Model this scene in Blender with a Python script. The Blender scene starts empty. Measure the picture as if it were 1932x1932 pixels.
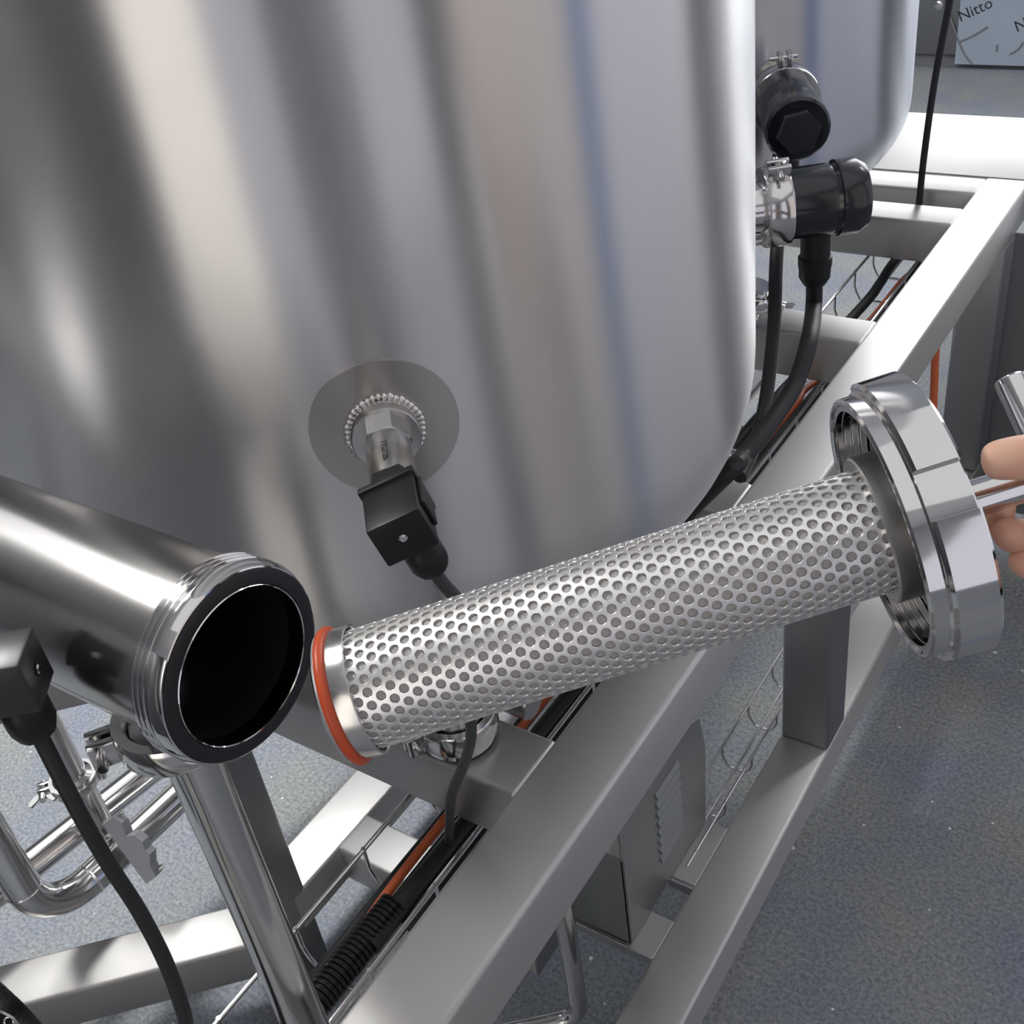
import bpy, bmesh, math, random
import numpy as np
from math import pi, sin, cos, radians as R_

random.seed(7)
C = bpy.context.scene.collection
SC = bpy.context.scene

# ------------------------------------------------------------------ camera
FOC, MID = 2125.0, 966.0
EYE = np.array([0.0, 0.0, 1.62])
_d = np.array([464., 2984., FOC]); _d /= np.linalg.norm(_d)
_y = np.array([1794., -1823., FOC]); _y -= _d * (_y @ _d); _y /= np.linalg.norm(_y)
_x = np.cross(_y, -_d)
ROT = np.array([_x, _y, -_d])                 # world axes (rows) in lens axes: right, down, forward
cam = bpy.data.cameras.new('camera'); cam.sensor_width = 36; cam.sensor_fit = 'HORIZONTAL'
cam.lens = 36 * FOC / 1932; cam.clip_start = 0.02; cam.clip_end = 60
camo = bpy.data.objects.new('camera', cam); C.objects.link(camo)
from mathutils import Matrix, Vector
_m = np.eye(4); _m[:3, 0] = ROT[:, 0]; _m[:3, 1] = -ROT[:, 1]; _m[:3, 2] = -ROT[:, 2]; _m[:3, 3] = EYE
camo.matrix_world = Matrix(_m.tolist())
SC.camera = camo

# ------------------------------------------------------------------ world, view
SC.view_settings.view_transform = 'Standard'; SC.view_settings.look = 'None'
SC.view_settings.gamma = 1.0; SC.view_settings.use_curve_mapping = False
SC.view_settings.exposure = 0.0
w = bpy.data.worlds.new('World'); SC.world = w; w.use_nodes = True
w.node_tree.nodes['Background'].inputs[0].default_value = (0.75, 0.85, 1.0, 1)
w.node_tree.nodes['Background'].inputs[1].default_value = 0.35

# ------------------------------------------------------------------ helpers
def ray(px, py):
    return ROT @ np.array([px - MID, py - MID, FOC])
def at_z(px, py, z):
    r = ray(px, py); return EYE + r * ((z - EYE[2]) / r[2])
def at_x(px, py, x):
    r = ray(px, py); return EYE + r * (x / r[0])
def at_y(px, py, y):
    r = ray(px, py); return EYE + r * (y / r[1])
def at_d(px, py, d):
    return EYE + ray(px, py) * (d / FOC)
def nz(v):
    v = np.array(v, float); return v / np.linalg.norm(v)
def perp(n):
    n = nz(n); a = np.array([0, 0, 1.]) if abs(n[2]) < .9 else np.array([1., 0, 0])
    u = nz(np.cross(a, n)); return u, np.cross(n, u)
def frame_from(z, xhint):
    z = nz(z); x = np.array(xhint, float); x -= z * (x @ z); x = nz(x); return x, np.cross(z, x), z

W = {}                                         # world place of every root, for its children

_bev = {}
def bevel_cube(sx, sy, sz, b, seg):
    k = (round(sx, 5), round(sy, 5), round(sz, 5), b, seg)
    if k not in _bev:
        bm = bmesh.new(); bmesh.ops.create_cube(bm, size=1)
        for v in bm.verts: v.co = (v.co.x * sx, v.co.y * sy, v.co.z * sz)
        if b > 0: bmesh.ops.bevel(bm, geom=bm.edges[:], offset=b, segments=seg, profile=.5, affect='EDGES')
        bm.verts.index_update()
        _bev[k] = (np.array([v.co[:] for v in bm.verts]), [[v.index for v in f.verts] for f in bm.faces]); bm.free()
    return _bev[k]

class MB:
    def __init__(s): s.v = []; s.f = []; s.n = 0
    def add(s, V, F):
        s.v.append(np.asarray(V, float)); s.f += [[i + s.n for i in f] for f in F]; s.n += len(V); return s
    def box(s, c, size, axes=None, b=0.0, seg=2):
        V, F = bevel_cube(*size, b, seg)
        if axes is not None: V = V @ np.array(axes, float)
        return s.add(V + np.array(c, float), F)
    def box2(s, lo, hi, b=0.0, seg=2):
        lo = np.array(lo, float); hi = np.array(hi, float); return s.box((lo + hi) / 2, hi - lo, None, b, seg)
    def lathe(s, prof, o, ax, seg=48, loop=False, hint=None, a0=0., a1=2 * pi):
        u, v = perp(ax) if hint is None else frame_from(ax, hint)[:2]
        ax = nz(ax); o = np.array(o, float); full = abs(a1 - a0 - 2 * pi) < 1e-6
        m = seg if full else seg + 1
        V = []
        for r, h in prof:
            for k in range(m):
                t = a0 + (a1 - a0) * k / seg
                V.append(o + ax * h + (u * cos(t) + v * sin(t)) * r)
        F = []; n = len(prof)
        for i in range(n if loop else n - 1):
            j = (i + 1) % n
            for k in range(seg):
                l = (k + 1) % m
                F.append([i * m + k, i * m + l, j * m + l, j * m + k])
        if not full and loop:
            F.append([i * m for i in range(n)]); F.append([i * m + m - 1 for i in range(n)][::-1])
        return s.add(V, F)
    def tube(s, pts, r, seg=14, cap=True):
        P = [np.array(p, float) for p in pts]; n = len(P)
        rr = r if hasattr(r, '__len__') else [r] * n
        T = [nz(P[min(i + 1, n - 1)] - P[max(i - 1, 0)]) for i in range(n)]
        u, v = perp(T[0]); V = []
        for i in range(n):
            u = u - T[i] * (u @ T[i]); u = nz(u); v = np.cross(T[i], u)
            for k in range(seg):
                t = 2 * pi * k / seg; V.append(P[i] + (u * cos(t) + v * sin(t)) * rr[i])
        F = [[i * seg + k, i * seg + (k + 1) % seg, (i + 1) * seg + (k + 1) % seg, (i + 1) * seg + k] for i in range(n - 1) for k in range(seg)]
        if cap: F.append(list(range(seg))[::-1]); F.append([(n - 1) * seg + k for k in range(seg)])
        return s.add(V, F)
    def prism(s, poly, o, x, y, z, d):
        o = np.array(o, float); x = np.array(x, float); y = np.array(y, float); z = np.array(z, float)
        n = len(poly)
        V = [o + x * a + y * b for a, b in poly] + [o + x * a + y * b + z * d for a, b in poly]
        F = [list(range(n))[::-1], [n + i for i in range(n)]] + [[i, (i + 1) % n, n + (i + 1) % n, n + i] for i in range(n)]
        return s.add(V, F)
    def sphere(s, c, r, seg=16, sc=(1, 1, 1)):
        V = []; F = []; n = seg // 2
        for i in range(n + 1):
            a = pi * i / n
            for k in range(seg):
                t = 2 * pi * k / seg; V.append(np.array(c) + np.array([sin(a) * cos(t) * sc[0], sin(a) * sin(t) * sc[1], cos(a) * sc[2]]) * r)
        for i in range(n):
            for k in range(seg):
                l = (k + 1) % seg; F.append([i * seg + k, (i + 1) * seg + k, (i + 1) * seg + l, i * seg + l])
        return s.add(V, F)
    def build(s, name, mat, parent=None, label=None, sharp=35, merge=0):
        off = W.get(parent.name, np.zeros(3)) if parent is not None else np.zeros(3)
        V = np.concatenate(s.v) - off
        me = bpy.data.meshes.new(name); me.from_pydata(V.tolist(), [], s.f)
        bm = bmesh.new(); bm.from_mesh(me)
        if merge: bmesh.ops.remove_doubles(bm, verts=bm.verts, dist=merge)
        bmesh.ops.recalc_face_normals(bm, faces=bm.faces); bm.to_mesh(me); bm.free()
        me.polygons.foreach_set('use_smooth', [True] * len(me.polygons))
        me.set_sharp_from_angle(angle=R_(sharp))
        me.materials.append(mat)
        o = bpy.data.objects.new(name, me); C.objects.link(o)
        if parent is not None: o.parent = parent; W[o.name] = off
        if label: o['label'] = label
        return o

def thing(name, label, cat, loc=(0, 0, 0), group=None):
    o = bpy.data.objects.new(name, None); C.objects.link(o); o.location = tuple(float(a) for a in loc)
    o.empty_display_size = .05
    W[o.name] = np.array(loc, float); o['label'] = label; o['category'] = cat
    if group: o['group'] = group
    return o
def tag(o, label, cat, group=None):
    o['label'] = label; o['category'] = cat
    if group: o['group'] = group
    return o
def struct(o): o['kind'] = 'structure'; return o
def spline(P, n=8):
    P = [np.array(p, float) for p in P]; P = [2 * P[0] - P[1]] + P + [2 * P[-1] - P[-2]]; out = []
    for i in range(1, len(P) - 2):
        for k in range(n):
            t = k / n; a, b, c, d = P[i - 1:i + 3]
            out.append(.5 * (2 * b + (c - a) * t + (2 * a - 5 * b + 4 * c - d) * t * t + (3 * b - a - 3 * c + d) * t ** 3))
    out.append(P[-2]); return out

# ------------------------------------------------------------------ materials
def mat(name, col, rough=.5, metal=0., spec=.5, emit=0., aniso=0., tangent=None, bump=None, var=None, coat=0.):
    m = bpy.data.materials.new(name); m.use_nodes = True; nt = m.node_tree; b = nt.nodes['Principled BSDF']
    b.inputs['Base Color'].default_value = (*col, 1); b.inputs['Roughness'].default_value = rough
    b.inputs['Metallic'].default_value = metal; b.inputs['Specular IOR Level'].default_value = spec
    if coat: b.inputs['Coat Weight'].default_value = coat; b.inputs['Coat Roughness'].default_value = .05
    if emit: b.inputs['Emission Color'].default_value = (*col, 1); b.inputs['Emission Strength'].default_value = emit; b.inputs['Base Color'].default_value = (.04, .04, .045, 1)
    if aniso:
        b.inputs['Anisotropic'].default_value = aniso
        t = nt.nodes.new('ShaderNodeCombineXYZ')
        for i in range(3): t.inputs[i].default_value = tangent[i]
        nt.links.new(t.outputs[0], b.inputs['Tangent'])
    if aniso and tangent == (9, 9, 9):
        tq = nt.nodes.new('ShaderNodeTexCoord'); nt.links.new(tq.outputs['Object'], b.inputs['Tangent'])
    if bump or var:
        tc = nt.nodes.new('ShaderNodeTexCoord')
    if bump:
        sc, st, dist = bump
        mp = nt.nodes.new('ShaderNodeMapping'); mp.inputs['Scale'].default_value = sc
        no = nt.nodes.new('ShaderNodeTexNoise'); no.inputs['Scale'].default_value = 1; no.inputs['Detail'].default_value = 3
        bp = nt.nodes.new('ShaderNodeBump'); bp.inputs['Strength'].default_value = st; bp.inputs['Distance'].default_value = dist
        nt.links.new(tc.outputs['Object'], mp.inputs[0]); nt.links.new(mp.outputs[0], no.inputs['Vector'])
        nt.links.new(no.outputs[0], bp.inputs['Height']); nt.links.new(bp.outputs[0], b.inputs['Normal'])
    if var:
        sc, lo, hi, what = var
        mp = nt.nodes.new('ShaderNodeMapping'); mp.inputs['Scale'].default_value = sc
        no = nt.nodes.new('ShaderNodeTexNoise'); no.inputs['Scale'].default_value = 1; no.inputs['Detail'].default_value = 4
        mr = nt.nodes.new('ShaderNodeMapRange'); mr.inputs[1].default_value = .3; mr.inputs[2].default_value = .7
        mr.inputs[3].default_value = lo; mr.inputs[4].default_value = hi
        nt.links.new(tc.outputs['Object'], mp.inputs[0]); nt.links.new(mp.outputs[0], no.inputs['Vector'])
        nt.links.new(no.outputs[0], mr.inputs[0]); nt.links.new(mr.outputs[0], b.inputs[what])
    return m

STEEL = (.66, .655, .645)
M = {}
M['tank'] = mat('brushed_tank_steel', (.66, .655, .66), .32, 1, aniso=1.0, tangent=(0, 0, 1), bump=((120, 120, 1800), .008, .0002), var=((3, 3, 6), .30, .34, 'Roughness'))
M['rail'] = mat('brushed_steel_along', (.50, .495, .485), .42, 1, aniso=.8, tangent=(1, 0, 1), bump=((900, 40, 900), .08, .0003))
M['cross'] = mat('brushed_steel_across', (.52, .515, .505), .42, 1, aniso=.8, tangent=(0, 1, 1), bump=((40, 900, 900), .08, .0003))
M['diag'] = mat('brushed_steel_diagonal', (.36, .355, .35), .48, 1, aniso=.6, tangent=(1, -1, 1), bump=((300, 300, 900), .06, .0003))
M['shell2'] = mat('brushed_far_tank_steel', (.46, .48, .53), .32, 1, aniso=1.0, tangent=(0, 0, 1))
M['collar'] = mat('brushed_collar_steel', (.72, .71, .70), .3, 1)
M['cap'] = mat('dull_black_cap', (.03, .032, .038), .35, 0, .5)
M['conduit'] = mat('black_conduit_plastic', (.006, .006, .007), .3, 0, .35)
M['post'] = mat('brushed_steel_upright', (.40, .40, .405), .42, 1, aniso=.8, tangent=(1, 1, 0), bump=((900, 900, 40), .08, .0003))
M['polish'] = mat('polished_steel', (.72, .715, .71), .07, 1)
M['satin'] = mat('satin_steel', STEEL, .2, 1, var=((30, 30, 30), .16, .26, 'Roughness'))
M['dullpipe'] = mat('dull_satin_steel', (.46, .45, .44), .19, 1)
M['pipe'] = mat('pipe_steel', (.68, .675, .665), .14, 1)
M['disc'] = mat('brushed_disc_steel', (.46, .44, .42), .34, 1, aniso=.9, tangent=(9, 9, 9))
M['weld'] = mat('weld_bead_steel', (.75, .74, .72), .25, 1)
M['perf'] = mat('perforated_steel', (.88, .875, .865), .34, 1)
M['mesh'] = mat('woven_filter_mesh', (.46, .445, .44), .5, .85, bump=((2600, 2600, 2600), .8, .0006))
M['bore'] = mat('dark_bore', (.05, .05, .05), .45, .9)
M['rubber'] = mat('black_rubber', (.012, .013, .016), .5, 0, .4)
M['sheen'] = mat('satin_black_plastic', (.02, .021, .023), .34, 0, .6)
M['plastic'] = mat('black_plastic', (.011, .012, .013), .42, 0, .3, bump=((900, 900, 900), .12, .0002))
M['gloss'] = mat('glossy_black_plastic', (.012, .014, .018), .18, 0, .6)
M['cable'] = mat('black_cable', (.016, .017, .019), .5, 0, .4)
M['greycable'] = mat('dark_grey_cable', (.035, .04, .042), .55, 0, .4)
M['orange'] = mat('orange_cable', (.62, .14, .05), .45, 0, .4)
M['oring'] = mat('orange_silicone', (.52, .07, .018), .42, 0, .5)
M['bracket'] = mat('grey_bracket', (.2, .205, .22), .5, 0, .4)
M['skin'] = mat('skin', (.68, .40, .29), .5, 0, .4, bump=((300, 300, 300), .15, .0006))
M['sleeve'] = mat('sleeve_cloth', (.03, .035, .05), .9)
M['white'] = mat('white_enamel', (.8, .8, .78), .4)
M['ink'] = mat('black_ink', (.02, .02, .025), .6)
M['film'] = mat('blue_protective_film', (.36, .42, .5), .3, 0, .5, bump=((6, 6, 6), .3, .01))
M['wire'] = mat('bright_wire', (.72, .71, .7), .22, 1)
for k, b in (('skin', M['skin']),):
    p = b.node_tree.nodes['Principled BSDF']; p.inputs['Subsurface Weight'].default_value = .25
    p.inputs['Subsurface Radius'].default_value = (.01, .004, .002); p.inputs['Subsurface Scale'].default_value = .5
    nt = b.node_tree; tc = nt.nodes.new('ShaderNodeTexCoord'); no = nt.nodes.new('ShaderNodeTexNoise')
    no.inputs['Scale'].default_value = 45; no.inputs['Detail'].default_value = 3
    cr = nt.nodes.new('ShaderNodeValToRGB'); cr.color_ramp.elements[0].position = .35; cr.color_ramp.elements[0].color = (.66, .33, .24, 1)
    cr.color_ramp.elements[1].position = .65; cr.color_ramp.elements[1].color = (.72, .45, .33, 1)
    nt.links.new(tc.outputs['Object'], no.inputs['Vector']); nt.links.new(no.outputs[0], cr.inputs[0]); nt.links.new(cr.outputs[0], p.inputs['Base Color'])

def floor_mat():
    m = bpy.data.materials.new('speckled_blue_grey_floor'); m.use_nodes = True; nt = m.node_tree; b = nt.nodes['Principled BSDF']
    tc = nt.nodes.new('ShaderNodeTexCoord')
    def noise(s, d):
        n = nt.nodes.new('ShaderNodeTexNoise'); n.inputs['Scale'].default_value = s; n.inputs['Detail'].default_value = d
        nt.links.new(tc.outputs['Object'], n.inputs['Vector']); return n
    def ramp(a, ca, bb, cb):
        r = nt.nodes.new('ShaderNodeValToRGB'); e = r.color_ramp.elements
        e[0].position = a; e[0].color = (*ca, 1); e[1].position = bb; e[1].color = (*cb, 1); return r
    n1 = noise(150, 12); n1.inputs['Roughness'].default_value = .72; r1 = ramp(.33, (.11, .118, .135), .68, (.36, .37, .38)); nt.links.new(n1.outputs[0], r1.inputs[0])
    n2 = noise(5, 4); r2 = ramp(.35, (.82, .86, 1.0), .65, (1.0, 1.0, .92)); nt.links.new(n2.outputs[0], r2.inputs[0])
    mx = nt.nodes.new('ShaderNodeMix'); mx.data_type = 'RGBA'; mx.blend_type = 'MULTIPLY'; mx.inputs[0].default_value = 1
    nt.links.new(r1.outputs[0], mx.inputs[6]); nt.links.new(r2.outputs[0], mx.inputs[7])
    n3 = noise(70, 0); r3 = ramp(.84, (0, 0, 0), .87, (1, 1, 1)); nt.links.new(n3.outputs[0], r3.inputs[0])
    mx2 = nt.nodes.new('ShaderNodeMix'); mx2.data_type = 'RGBA'
    nt.links.new(r3.outputs[0], mx2.inputs[0]); nt.links.new(mx.outputs[2], mx2.inputs[6]); mx2.inputs[7].default_value = (.7, .7, .68, 1)
    nt.links.new(mx2.outputs[2], b.inputs['Base Color'])
    bp = nt.nodes.new('ShaderNodeBump'); bp.inputs['Strength'].default_value = .12; bp.inputs['Distance'].default_value = .0015
    nt.links.new(n1.outputs[0], bp.inputs['Height']); nt.links.new(bp.outputs[0], b.inputs['Normal'])
    b.inputs['Roughness'].default_value = .7; b.inputs['Specular IOR Level'].default_value = .35
    return m

# ------------------------------------------------------------------ the room
XW, XE, YS, YN, ZC = -6.0, 3.0, -3.2, 6.8, 4.2
struct(MB().box2((XW, YS, -.05), (XE, YN, 0)).build('floor', floor_mat()))
WALL = mat('painted_wall', (.50, .49, .52), .8)
WARM = mat('warm_glow', (1.0, .93, .84), .5, emit=1.75)  # glow of an added wall strip, mirrored as a cream streak
COOL = mat('daylit_window', (.97, .98, 1.0), .5, emit=5.0)
SKY = mat('skylight_glass', (.97, .98, 1.0), .5, emit=1.5)
HAZE = mat('glowing_ceiling', (.97, .98, 1.0), .6, emit=.75)  # glow of the added panel above the aisle
WDARK = mat('dark_wall_paint', (.10, .10, .105), .7)
DARK = mat('dark_panel', (.05, .052, .058), .6)
LILAC = mat('lilac_glow', (.92, .90, 1.0), .7, emit=.78)  # added strips glow in this to lay pale streaks on the tank
BLUE = mat('blue_glow', (.35, .55, 1.0), .6, emit=.42)  # added strip's glow for the blue streak on the tank
BEIGE = mat('beige_glow', (1.0, .90, .86), .7, emit=.66)  # beige glow of another added strip
MIDG = mat('mid_grey_panel', (.22, .22, .24), .7)
CEIL = mat('ceiling_paint', (.8, .8, .8), .85)
BRIGHT = mat('bright_lamp_diffuser', (1, .99, .97), .5, emit=88)
LAMP = mat('lamp_diffuser', (1, .98, .95), .5, emit=26)
struct(MB().box2((XW, YS, ZC), (XE, YN, ZC + .05)).build('ceiling', CEIL))
struct(MB().box2((XW - .1, YS, 0), (XW, YN, ZC)).build('wall_west', WDARK))
struct(MB().box2((XE, YS, 0), (XE + .1, YN, ZC)).build('wall_east', WALL))
struct(MB().box2((XW, YS - .1, 0), (XE, YS, ZC)).build('wall_south', WALL))
struct(MB().box2((XW, YN, 0), (XE, YN + .1, ZC)).build('wall_north', WALL))
# windows
struct(MB().box2((-5.6, .3, ZC - .03), (-1.5, 2.4, ZC)).build('glow_pane_1', SKY))
struct(MB().box2((-5.6, 2.6, ZC - .03), (-1.5, 6.2, ZC)).build('glow_pane_2', SKY))
struct(MB().box2((-2.4, YN - .03, 1.2), (-.05, YN, 4.0)).build('glow_pane_3', COOL))
struct(MB().box2((.05, YN - .03, 1.2), (1.45, YN, 4.0)).build('glow_pane_4', COOL))
struct(MB().box2((-1.2, -1.4, ZC - .03), (2.6, 2.4, ZC)).build('glow_pane_20', HAZE))  # added glowing panel standing in for a brightly lit white ceiling
# ceiling lamps
LL_ = ['square white lamp over the floor left of the skid, nearer the camera', 'square white lamp over the floor left of the skid, farther from the camera', 'square white ceiling lamp above the far end of the aisle']
for i, (x, y, z, m) in enumerate([(-2.15, .2, 3.4, BRIGHT), (-2.15, .95, 3.4, BRIGHT), (1.0, 4.8, ZC, LAMP), ]):
    t = thing('ceiling_lamp', LL_[i], 'lamp', (x, y, z), 'ceiling lamps')
    MB().box((x, y, z - .02), (.54, .54, .04), None, .004).build('lamp_housing', M['white'], t)
    MB().box((x, y, z - .046), (.48, .48, .012)).build('diffuser', m, t)
    if z < ZC: MB().tube([(x, y, z), (x, y, ZC)], .012, 10).build('hanger', M['white'], t)
# added wall strips shaped to lay streaks in the tank's reflection
TC = np.array([-.807, .833]); TR = .415
def on_wall(az):
    org = np.array([-.60, .47] if az < -60 else [-.5, .55] if az < 0 else [-.41, .72] if az < 60 else [-.39, .87])
    a = R_(az); d = np.array([cos(a), sin(a)]); best = 1e9
    for k, lim in ((0, XW if d[0] < 0 else XE), (1, YS if d[1] < 0 else YN)):
        if abs(d[k]) > 1e-6: best = min(best, (lim - org[k]) / d[k])
    return org + d * best
def wall_strip(name, a0, a1, z0, z1, m):
    """an added strip, glowing or dark, on the wall between two bearings from the near tank"""
    p, q = on_wall(a0), on_wall(a1)
    def on(v, k, lim): return abs(v[k] - lim) < 1e-3
    if on(p, 1, YS) and on(q, 1, YS): lo, hi = (min(p[0], q[0]), YS, z0), (max(p[0], q[0]), YS + .03, z1)
    elif on(p, 0, XE) and on(q, 0, XE): lo, hi = (XE - .03, min(p[1], q[1]), z0), (XE, max(p[1], q[1]), z1)
    elif on(p, 1, YN) and on(q, 1, YN): lo, hi = (min(p[0], q[0]), YN - .03, z0), (max(p[0], q[0]), YN, z1)
    elif on(p, 1, YS): lo, hi = (p[0], YS, z0), (XE, YS + .03, z1)
    else: lo, hi = (XE - .03, p[1], z0), (XE, YN, z1)
    return struct(MB().box2(lo, hi).build(name, m))
wall_strip('door_1', -86.5, -68, .02, 3.4, WARM)  # added glowing strip behind the tank's cream streak
for i, (a0, a1, m) in enumerate([(-131, -112, MIDG), (-112, -89.5, DARK), (-67.5, -56.5, LILAC), (-56, -49, MIDG), (-48.5, -42.5, DARK), (-38, -22.5, LILAC), (-22, -14, DARK), (-13.5, 13, BEIGE), (13.2, 19.5, BLUE), (20, 52.0, LILAC), (53, 71, DARK)]):
    wall_strip('%s_%d' % ('dark_strip' if m in (DARK, MIDG) else 'glow_pane', i + 1 if m in (DARK, MIDG) else i + 5), a0, a1, .0, 3.6, m)  # bright and dark strips added for the tank's mirrored streaks

# an unseen dark cabinet added behind the camera to darken bands of the tank
kc_ = thing('unseen_dark_cabinet', 'unseen dark cabinet added behind the camera to darken bands of the tank', 'cabinet', (-1.35, -1.1, 0))
CABM = mat('dark_cabinet_paint', (.05, .052, .058), .5)
MB().box2((-2.1, -1.4, .05), (-.68, -.9, 2.0), .006, 2).build('cabinet_body', CABM, kc_)
MB().box2((-2.05, -1.38, 0), (-.73, -.93, .05)).build('plinth', M['rubber'], kc_)
for k in range(2):
    d_ = MB().box2((-2.07 + .70 * k, -.9, .1), (-1.40 + .70 * k, -.885, 1.95), .004, 2).build('door', CABM, kc_)
    MB().box2((-1.47 + .17 * k, -.885, .95), (-1.445 + .17 * k, -.865, 1.12), .004, 2).build('handle', M['satin'], d_)

# ------------------------------------------------------------------ skid frame
XO, XI = -.404, -.484          # outer and inner face of the aisle rail
ZT, TB = .778, .08             # top of the frame, tube size
ZL = .201
XB0, XB1 = -1.085, -1.005
fr = thing('skid_frame', 'brushed stainless square tube frame carrying the tanks', 'frame', (-.745, 1.2, 0))
def beam(name, lo, hi, m): return MB().box2(lo, hi, .006, 3).build(name, m, fr)
Y0, Y1 = -.6, 2.59
beam('top_rail', (XI, Y0, ZT - TB), (XO, Y1, ZT), M['rail'])
beam('top_rail', (XB0, .549, ZT - TB), (XB1, Y1, ZT), M['rail'])
for yb in (.549, 1.04, 1.522, 2.0, 2.155):
    beam('cross_beam', (XB1 - .004, yb, ZT - TB), (XI + .004, yb + TB, ZT - .0005), M['cross'])
beam('lower_rail', (XI, Y0, ZL - TB), (XO, 2.18, ZL), M['rail'])
beam('lower_rail', (XB0, .6, ZL - TB), (XB1, Y1, ZL), M['rail'])
beam('lower_cross_beam', (XB1 - .004, .71, ZL - TB), (-.64, .785, ZL - .0005), M['cross'])
for y in (1.233, 2.10):
    beam('post', (XI + .0005, y, ZL - .002), (XO - .0005, y + TB, ZT - TB + .002), M['post'])
beam('post', (XB0 + .0005, .549, .0), (XB1 - .0005, .629, ZT - TB + .002), M['post'])
beam('post', (XB0 + .0005, 2.10, .0), (XB1 - .0005, 2.18, ZT - TB + .002), M['post'])
for y in (-.5, 2.4):
    MB().lathe([(.0, .0), (.03, .0), (.03, .012), (.014, .02), (.014, ZL - TB)], (XO - .04, y + .04, 0), (0, 0, 1), 24).build('foot', M['satin'], fr)
dg = np.array([1, 1, 0]) / math.sqrt(2); dn = np.array([1, -1, 0]) / math.sqrt(2)
for z, nm, L, sh in ((ZT - TB / 2, 'diagonal_brace', .62, -1.555), (ZL - TB / 2, 'lower_diagonal_brace', .66, -1.52)):
    # near face on x - y = sh
    e = np.array([(sh + .55 * 2) / 2 - .0, 0, 0]); y1 = .52; end = np.array([sh + y1, y1, z])
    c = end - dg * (L / 2) - dn * (TB / 2)
    MB().box(c, (L, TB, TB), [dg, np.cross([0, 0, 1.], dg), [0, 0, 1.]], .006, 3).build(nm, M['diag'], fr)
e2 = np.array([-1.52 + .27 - .045, .27, 0])
beam('post', (-1.40, .17, .0), (-1.32, .25, ZT - TB), M['post'])

# ------------------------------------------------------------------ tanks
def tank_prof(R, z0, rk, top=3.0):
    P = [(R - .004, top), (R, top - .004), (R, z0)]
    for i in range(1, 15):
        a = R_(80) * i / 14; P.append((R - rk + rk * cos(a), z0 - rk * sin(a)))
    r, z = P[-1]
    for k in range(1, 7): P.append((r * (1 - k / 6) + .0005, z - .05 * (1 - (1 - k / 6) ** 2)))
    return P
tk = thing('brewing_tank', 'large brushed steel tank with disc-mounted sensor, nearest the camera', 'tank', (TC[0], TC[1], ZT))
sh = MB().lathe(tank_prof(TR, 1.048, .199), (TC[0], TC[1], 0), (0, 0, 1), 160).build('shell', M['tank'], tk, sharp=60)
tk2 = thing('brewing_tank', 'blue-grey reflecting steel tank standing behind the near tank', 'tank', (-.907, 1.753, ZT))
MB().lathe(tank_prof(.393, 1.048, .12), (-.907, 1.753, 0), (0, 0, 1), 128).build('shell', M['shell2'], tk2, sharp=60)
def tank_legs(cx, cy, ys, t, zb):
    for y in ys:
        for x in (cx - .2, cx - .08):
            MB().lathe([(.0, .0), (.05, .0), (.05, .008), (.024, .008), (.024, zb - ZT)], (x, y, ZT), (0, 0, 1), 24).build('foot', M['satin'], t)
tank_legs(-.807, 0, (1.08,), tk, .9)
tank_legs(-.8, 0, (1.56, 2.04), tk2, .96)

def shell_disc(t, cpos, r, cxy, R, name='pad_plate', inner=0.0, thick=.002, m=None, seg=64):
    """a round pad curved on to the shell"""
    n = nz([cpos[0] - cxy[0], cpos[1] - cxy[1], 0]); tt = np.array([-n[1], n[0], 0]); mb = MB(); rings = 10; V = []; F = []
    az0 = math.atan2(n[1], n[0])
    for j, rr in enumerate([r * k / rings for k in range(rings + 1)] + [r + .0004]):
        for k in range(seg):
            a = 2 * pi * k / seg; s = rr * cos(a); z = rr * sin(a)
            RR = R + (thick if j <= rings else -.002); az = az0 + s / R
            V.append((cxy[0] + RR * cos(az), cxy[1] + RR * sin(az), cpos[2] + z))
    for j in range(rings + 1):
        for k in range(seg):
            l = (k + 1) % seg; F.append([j * seg + k, j * seg + l, (j + 1) * seg + l, (j + 1) * seg + k])
    return mb.add(V, F).build(name, m or M['disc'], t, merge=1e-7), n, tt
SP = np.array([-.524, .53, 1.194])
pad, sn, st = shell_disc(tk, SP, .057, TC, TR)
S0 = np.array([TC[0] + sn[0] * TR, TC[1] + sn[1] * TR, SP[2]])
# welded boss and its bead (sub-parts of the pad)
MB().lathe([(.0, .0), (.027, .0), (.0265, .016), (.0255, .018), (.016, .018), (.016, .012)], S0, sn, 48).build('socket', M['satin'], pad)
bead = MB(); uu, vv = perp(sn)
for k in range(40):
    a = 2 * pi * k / 40; rr = .0285 + random.uniform(-.0006, .0006)
    bead.sphere(S0 + sn * .0035 + (uu * cos(a) + vv * sin(a)) * rr, .0031 * random.uniform(.9, 1.15), 8)
bo = bead.build('weld_bead', M['weld'], pad, sharp=80); bo['kind'] = 'stuff'

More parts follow.
